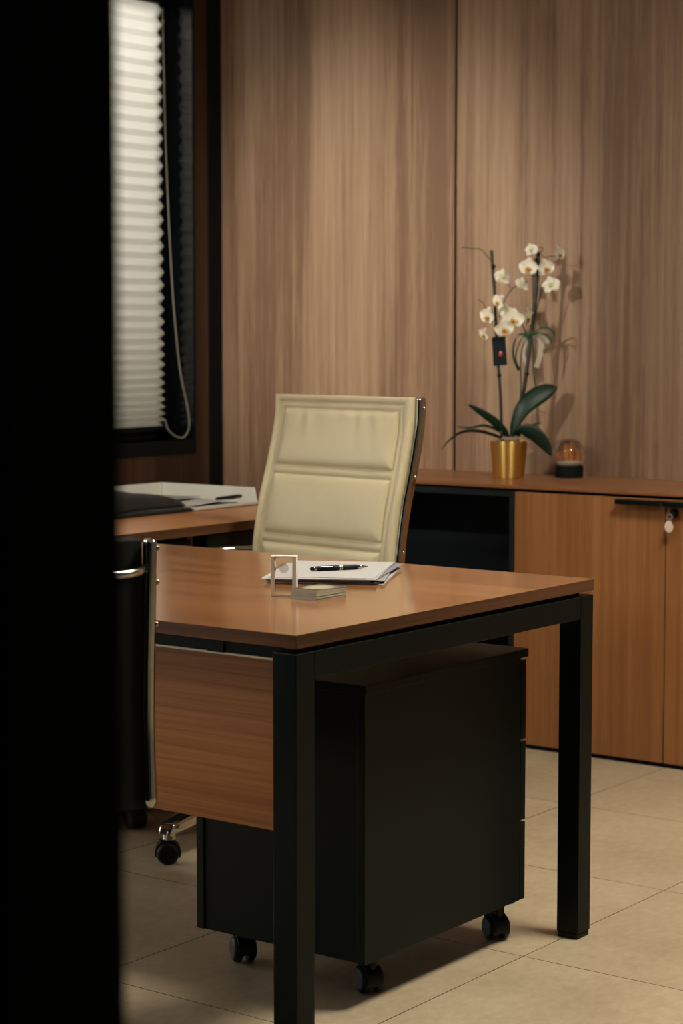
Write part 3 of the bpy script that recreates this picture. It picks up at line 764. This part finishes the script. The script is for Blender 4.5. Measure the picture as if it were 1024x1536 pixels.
addleaf([W(766,655,.0),W(772,636,-.01),W(784,612,-.015),W(803,595,-.01),W(822,585,.0),W(836,581,.01)], .060, (.55,-.35,-.8), fold=.08, ob=1.45)
addleaf([W(770,655,.0),W(783,646,-.012),W(800,650,-.03),W(815,665,-.04),W(826,683,-.045)], .052, (.55,-.55,.62), fold=-.08, ob=1.25)
addleaf([W(764,655,.0),W(750,641,-.01),W(735,628,-.02),W(716,615,-.02),W(702,606,-.02)], .034, (.3,-.6,.6), fold=.12)
addleaf([W(760,655,.0),W(748,644,.01),W(728,637,.02),W(706,641,.03),W(685,640,.03)], .020, (.1,.8,.35), fold=.2)
addleaf([W(760,662,-.01),W(742,654,-.03),W(716,647,-.05),W(692,648,-.06),W(674,659,-.06),W(661,673,-.06)], .024, (.1,-.9,.35), fold=.2)
addleaf([W(768,655,.01),W(782,645,.02),W(798,640,.03),W(815,634,.035)], .018, (.1,.8,.3), fold=.2)
def st(pts, r, m='stem', nm='stem'): return obj(nm, tube(pts, r, 8, 6, Vector((0,1,0))), M[m], OR, smooth=True)
st([W(753,655,.0),W(752,620,.0),W(750,580,.0),W(746,530,.0),W(743,480,.0),W(741,440,.0),W(738,405,.0),W(736,378,.0)], .0052)
st([W(779,655,.01),W(781,615,.01),W(788,570,.0),W(795,510,.0),W(800,465,.0),W(804,425,.0),W(806,385,.0)], .0062)
st([W(776,655,.0),W(783,600,.02),W(793,545,.01),W(799,490,.005),W(806,455,-.01),W(812,432,-.02)], .0022)
st([W(738,397,0),W(731,388,0),W(724,380,-.005),W(718,376,-.01),W(705,376,-.01),W(699,374,-.01),W(692,374,-.01)], .0014, 'twig', 'spike')
st([W(729,466,0),W(726,460,0),W(724,455,0),W(720,453,0),W(716,450,0)], .0014, 'twig', 'spike')
st([W(748,478,.0),W(752,462,-.01),W(758,448,-.01),W(766,436,-.01),W(775,430,-.01),W(790,424,-.01)], .0016, 'twig', 'spike')
st([W(765,434,-.01),W(760,428,-.01),W(753,425,-.01)], .0013, 'twig', 'spike')
st([W(806,388,0),W(812,375,0),W(805,374,0),W(800,380,0)], .0016, 'twig', 'spike')
st([W(806,380,0),W(814,388,-.01),W(826,387,-.015),W(834,388,-.02)], .0015, 'twig', 'spike')
st([W(788,502,0),W(784,492,-.01),W(780,484,-.02)], .0018, 'stem', 'spike')
st([W(803,420,0),W(795,412,-.01),W(780,412,-.02)], .0015, 'twig', 'spike')
st([W(742,485,0),W(748,488,-.01),W(752,492,-.02)], .0014, 'twig', 'spike')
for (x, y) in ((739,402),(805,384),(803,392),(749,563),(790,561)):
    obj('stem_clip', sphere(.0075, W(x,y,-.002), 10), M['plastic'], OR, smooth=True)
obj('aerial_root', tube([W(790,668,-.03),W(794,676,-.035),W(794,686,-.03),W(790,695,-.03)], .0016, 6, 5, Vector((0,1,0))), M['root'], OR, smooth=True)
obj('aerial_root', tube([W(806,611,.02),W(812,617,.02),W(820,620,.02)], .0010, 6, 5, Vector((0,1,0))), M['twig'], OR, smooth=True)
obj('aerial_root', tube([W(768,662,-.03),W(773,655,-.04),W(778,660,-.035)], .0022, 6, 5, Vector((0,1,0))), M['root'], OR, smooth=True)
obj('aerial_root', tube([W(745,662,-.03),W(752,657,-.04),W(760,662,-.035)], .0020, 6, 5, Vector((0,1,0))), M['root'], OR, smooth=True)

def petal_mesh(bm, ang, length, width, cup, broad=.62):
    n, m = 9, 6; c, s = math.cos(ang), math.sin(ang); rows = []
    for i in range(n+1):
        t = i/n; wd = width*.5*(math.sin(PI*min(1, t**broad))**.62 if 0 < t < 1 else .04)
        row = []
        for j in range(m+1):
            q = j/m*2-1; x = t*length; y = q*wd
            z = -cup*length*(t*t) + .15*wd*abs(q)**2 + .0012*math.sin(7*t+3*q)
            row.append(bm.verts.new((x*c-y*s, -z-.001*math.cos(ang*2), x*s+y*c)))
        rows.append(row)
    for a, b in zip(rows, rows[1:]):
        for j in range(m): bm.faces.new((a[j],a[j+1],b[j+1],b[j]))
def make_flower():
    p = bmesh.new()
    for a in (R(12), R(168)): petal_mesh(p, a, .0245, .034, -.12, .55)
    f = obj('flower', p, M['petal'], None, smooth=True)
    q = bmesh.new()
    for a, l in ((R(90),.024), (R(215),.023), (R(325),.023)): petal_mesh(q, a, l, .019, .06, .8)
    bmesh.ops.translate(q, vec=(0,.0015,0), verts=q.verts)
    obj('sepal', q, M['petal'], f, smooth=True)
    l = bmesh.new(); petal_mesh(l, R(270), .013, .011, -.5, .8); 
    for a in (R(215), R(325)): petal_mesh(l, a, .008, .007, -.8, .8)
    bmesh.ops.translate(l, vec=(0,-.003,0), verts=l.verts)
    obj('lip', l, M['lip'], f, smooth=True)
    obj('sepal_base', sphere(.0060, (0,.003,.001), 8), M['petal_y'], f, smooth=True)
    obj('throat', sphere(.0030, (0,-.006,-.004), 8), M['lip_d'], f, smooth=True)
    return f
fl0 = None
flowers = [ # px, py, depth, yaw, pitch(nod), roll, scale
 (795,378,-.005,150,-10,10,.72),(835,384,-.02,48,0,-5,.85),(790,404,-.03,-18,8,6,1.0),(815,405,-.035,20,5,-10,.95),(824,430,-.02,165,5,15,.95),
 (752,418,-.02,205,5,-10,.90),(782,428,-.01,-150,20,-15,.80),(747,455,-.02,-55,0,35,.88),(768,480,-.035,-8,12,4,1.12),(754,494,-.045,-5,22,-8,1.0),
 (731,476,-.02,-48,10,12,1.0),(726,503,-.02,-55,20,25,.78),(789,478,-.015,50,10,6,.98),(758,468,-.01,170,5,0,.72)]
for k, (px, py, d, yw, nod, rl, sc) in enumerate(flowers):
    if fl0 is None: f = fl0 = make_flower()
    else:
        f = fl0.copy(); COL.objects.link(f)
        for c in fl0.children:
            q = c.copy(); COL.objects.link(q); q.parent = f
    f.parent = OR; f.location = W(px, py, d)
    f.rotation_euler = (R(nod), R(rl), R(yw)); f.scale = (sc*1.3,)*3
# hanging tag
tg = obj('plant_tag', BX(-.022,.022,-.0004,.0004,-.090,0), M['teal'], OR); tg.location = W(747,506,-.012); tg.rotation_euler = (0, R(-4), R(8))
bm = bmesh.new()
for a in range(5): petal_mesh(bm, R(90+72*a), .0085, .008, 0, .8)
dc = obj('tag_print', bm, simple('red_print', (.38,.03,.03), .5), tg); dc.location = (.002,-.0022,-.055)
dc2 = obj('tag_print', LT([(.0035,-.0034),(.003,-.0040)], (.003,0,-.049), 12, 'y'), simple('pink_print', (.55,.38,.30), .5), tg)
# ribbons
def ribbon(pts, w, m, ref=(.55,.55,.6), nm='ribbon'):
    bm = bmesh.new(); path = smooth_path(pts, 8)
    sweep(bm, path, [(-w/2,-.0003),(w/2,-.0003),(w/2,.0003),(-w/2,.0003)], Vector(ref)); return obj(nm, bm, M[m], OR, smooth=False)
ribbon([W(793,503,-.008),W(778,503,-.015),W(770,515,-.02),W(769,535,-.02),W(777,556,-.01)], .0085, 'ribbon_g')
ribbon([W(793,503,-.008),W(782,508,-.02),W(775,522,-.03),W(772,540,-.03),W(781,558,-.01)], .006, 'ribbon_g')
ribbon([W(795,502,-.008),W(808,494,-.015),W(820,493,-.02),W(829,502,-.02),W(826,514,-.01)], .0085, 'ribbon_g')
ribbon([W(795,503,-.008),W(812,501,-.02),W(822,507,-.03),W(826,516,-.02)], .006, 'ribbon_g')
ribbon([W(792,505,-.010),W(783,520,-.015),W(780,550,-.015),W(781,580,-.010),W(780,600,-.01)], .0055, 'ribbon_g')
ribbon([W(796,505,-.010),W(799,530,-.015),W(799,555,-.015),W(803,580,-.010)], .0055, 'ribbon_g')
ribbon([W(796,503,-.006),W(806,503,.0),W(812,518,.005),W(808,540,.0),W(804,552,.0)], .018, 'ribbon_w', (.9,.3,0))
ribbon([W(797,502,.0),W(812,505,.01),W(822,516,.01),W(814,528,.005)], .022, 'ribbon_w', (.6,.6,.4))
ribbon([W(793,505,.0),W(786,520,.005),W(785,535,.0),W(792,550,.0)], .012, 'ribbon_w', (.9,.3,0))
obj('ribbon_knot', sphere(.0065, W(794,503,-.008), 10), M['ribbon_g'], OR, smooth=True)

# ------------------------------------------------------------------ ceiling lamps, out of view, added to light desk, chair and floor
def ceil_lamp(x, y, wx, wy, power, lab, col=(1,.93,.78)):
    c = thing('added_ceiling_light', lab, 'lamp', (x, y, ZC-.001), 0)
    obj('housing', BXS([(-wx/2-.02,-wx/2,-wy/2-.02,wy/2+.02,-.03,0),(wx/2,wx/2+.02,-wy/2-.02,wy/2+.02,-.03,0),(-wx/2,wx/2,-wy/2-.02,-wy/2,-.03,0),(-wx/2,wx/2,wy/2,wy/2+.02,-.03,0)]), M['black'], c)
    obj('diffuser', BX(-wx/2,wx/2,-wy/2,wy/2,-.02,-.012), emit('lamp_diffuser', col, power), c)
    return c
ceil_lamp(-1.35, 3.7, .6, .6, 64.0, 'added out-of-view square ceiling light above the credenza doors')
ceil_lamp(-3.85, 1.65, .6, .6, 34.0, 'added out-of-view square ceiling light near the dark partition left of the desk')

def area(name, loc, tgt_, sx, sy, power, col, spread=180):
    l = bpy.data.lights.new(name, 'AREA'); l.shape = 'RECTANGLE'; l.size = sx; l.size_y = sy; l.energy = power; l.color = col; l.spread = R(spread)
    o = bpy.data.objects.new(name, l); COL.objects.link(o); o.location = loc
    o.rotation_euler = (Vector(tgt_)-Vector(loc)).to_track_quat('-Z', 'Y').to_euler(); return o
area('daylight_window_1', (-5.9, 4.75, 2.55), (-4.8, 4.75, 1.2), 2.6, 2.2, 190, (1,.99,.97))
area('added_fill_left', (-5.0, 2.35, 1.25), (-2.5, 2.75, .9), 1.7, 2.2, 52, (1,.97,.90))  # fill light added behind the unseen left window
area('added_fill_front', (-3.75, .5, 1.15), (-3.55, 5.57, 1.0), 1.3, 1.9, 4, (1,.95,.84), 120)  # weak fill added behind the unseen front window
sp = bpy.data.lights.new('added_wall_spot', 'SPOT'); sp.energy = 560; sp.spot_size = R(27); sp.spot_blend = 1; sp.shadow_soft_size = .05; sp.color = (1,.93,.78)  # unseen spot added to make the pool of light on the back wall
so = bpy.data.objects.new('added_wall_spot', sp); COL.objects.link(so); so.location = (-3.6, 1.25, 2.25)
so.rotation_euler = (Vector((-3.98,5.57,1.38))-so.location).to_track_quat('-Z','Y').to_euler()

w = bpy.data.worlds.new('world'); S.world = w; w.use_nodes = True
w.node_tree.nodes['Background'].inputs[0].default_value = (.55,.75,.80,1); w.node_tree.nodes['Background'].inputs[1].default_value = .03

# ------------------------------------------------------------------ camera
cam = bpy.data.cameras.new('camera'); co_ = bpy.data.objects.new('camera', cam); COL.objects.link(co_)
cam.sensor_fit = 'VERTICAL'; cam.sensor_height = 36; cam.sensor_width = 24; cam.lens = 3006.0/1536*36
co_.location = (0,0,1.2234); co_.rotation_euler = (R(90-4.9016), 0, R(36.692)); cam.clip_start = .05
cam.dof.use_dof = True; cam.dof.focus_distance = 3.95; cam.dof.aperture_fstop = 5.6
S.camera = co_
vs = S.view_settings; vs.view_transform = 'Standard'; vs.look = 'None'; vs.gamma = 1; vs.exposure = .2; vs.use_curve_mapping = False
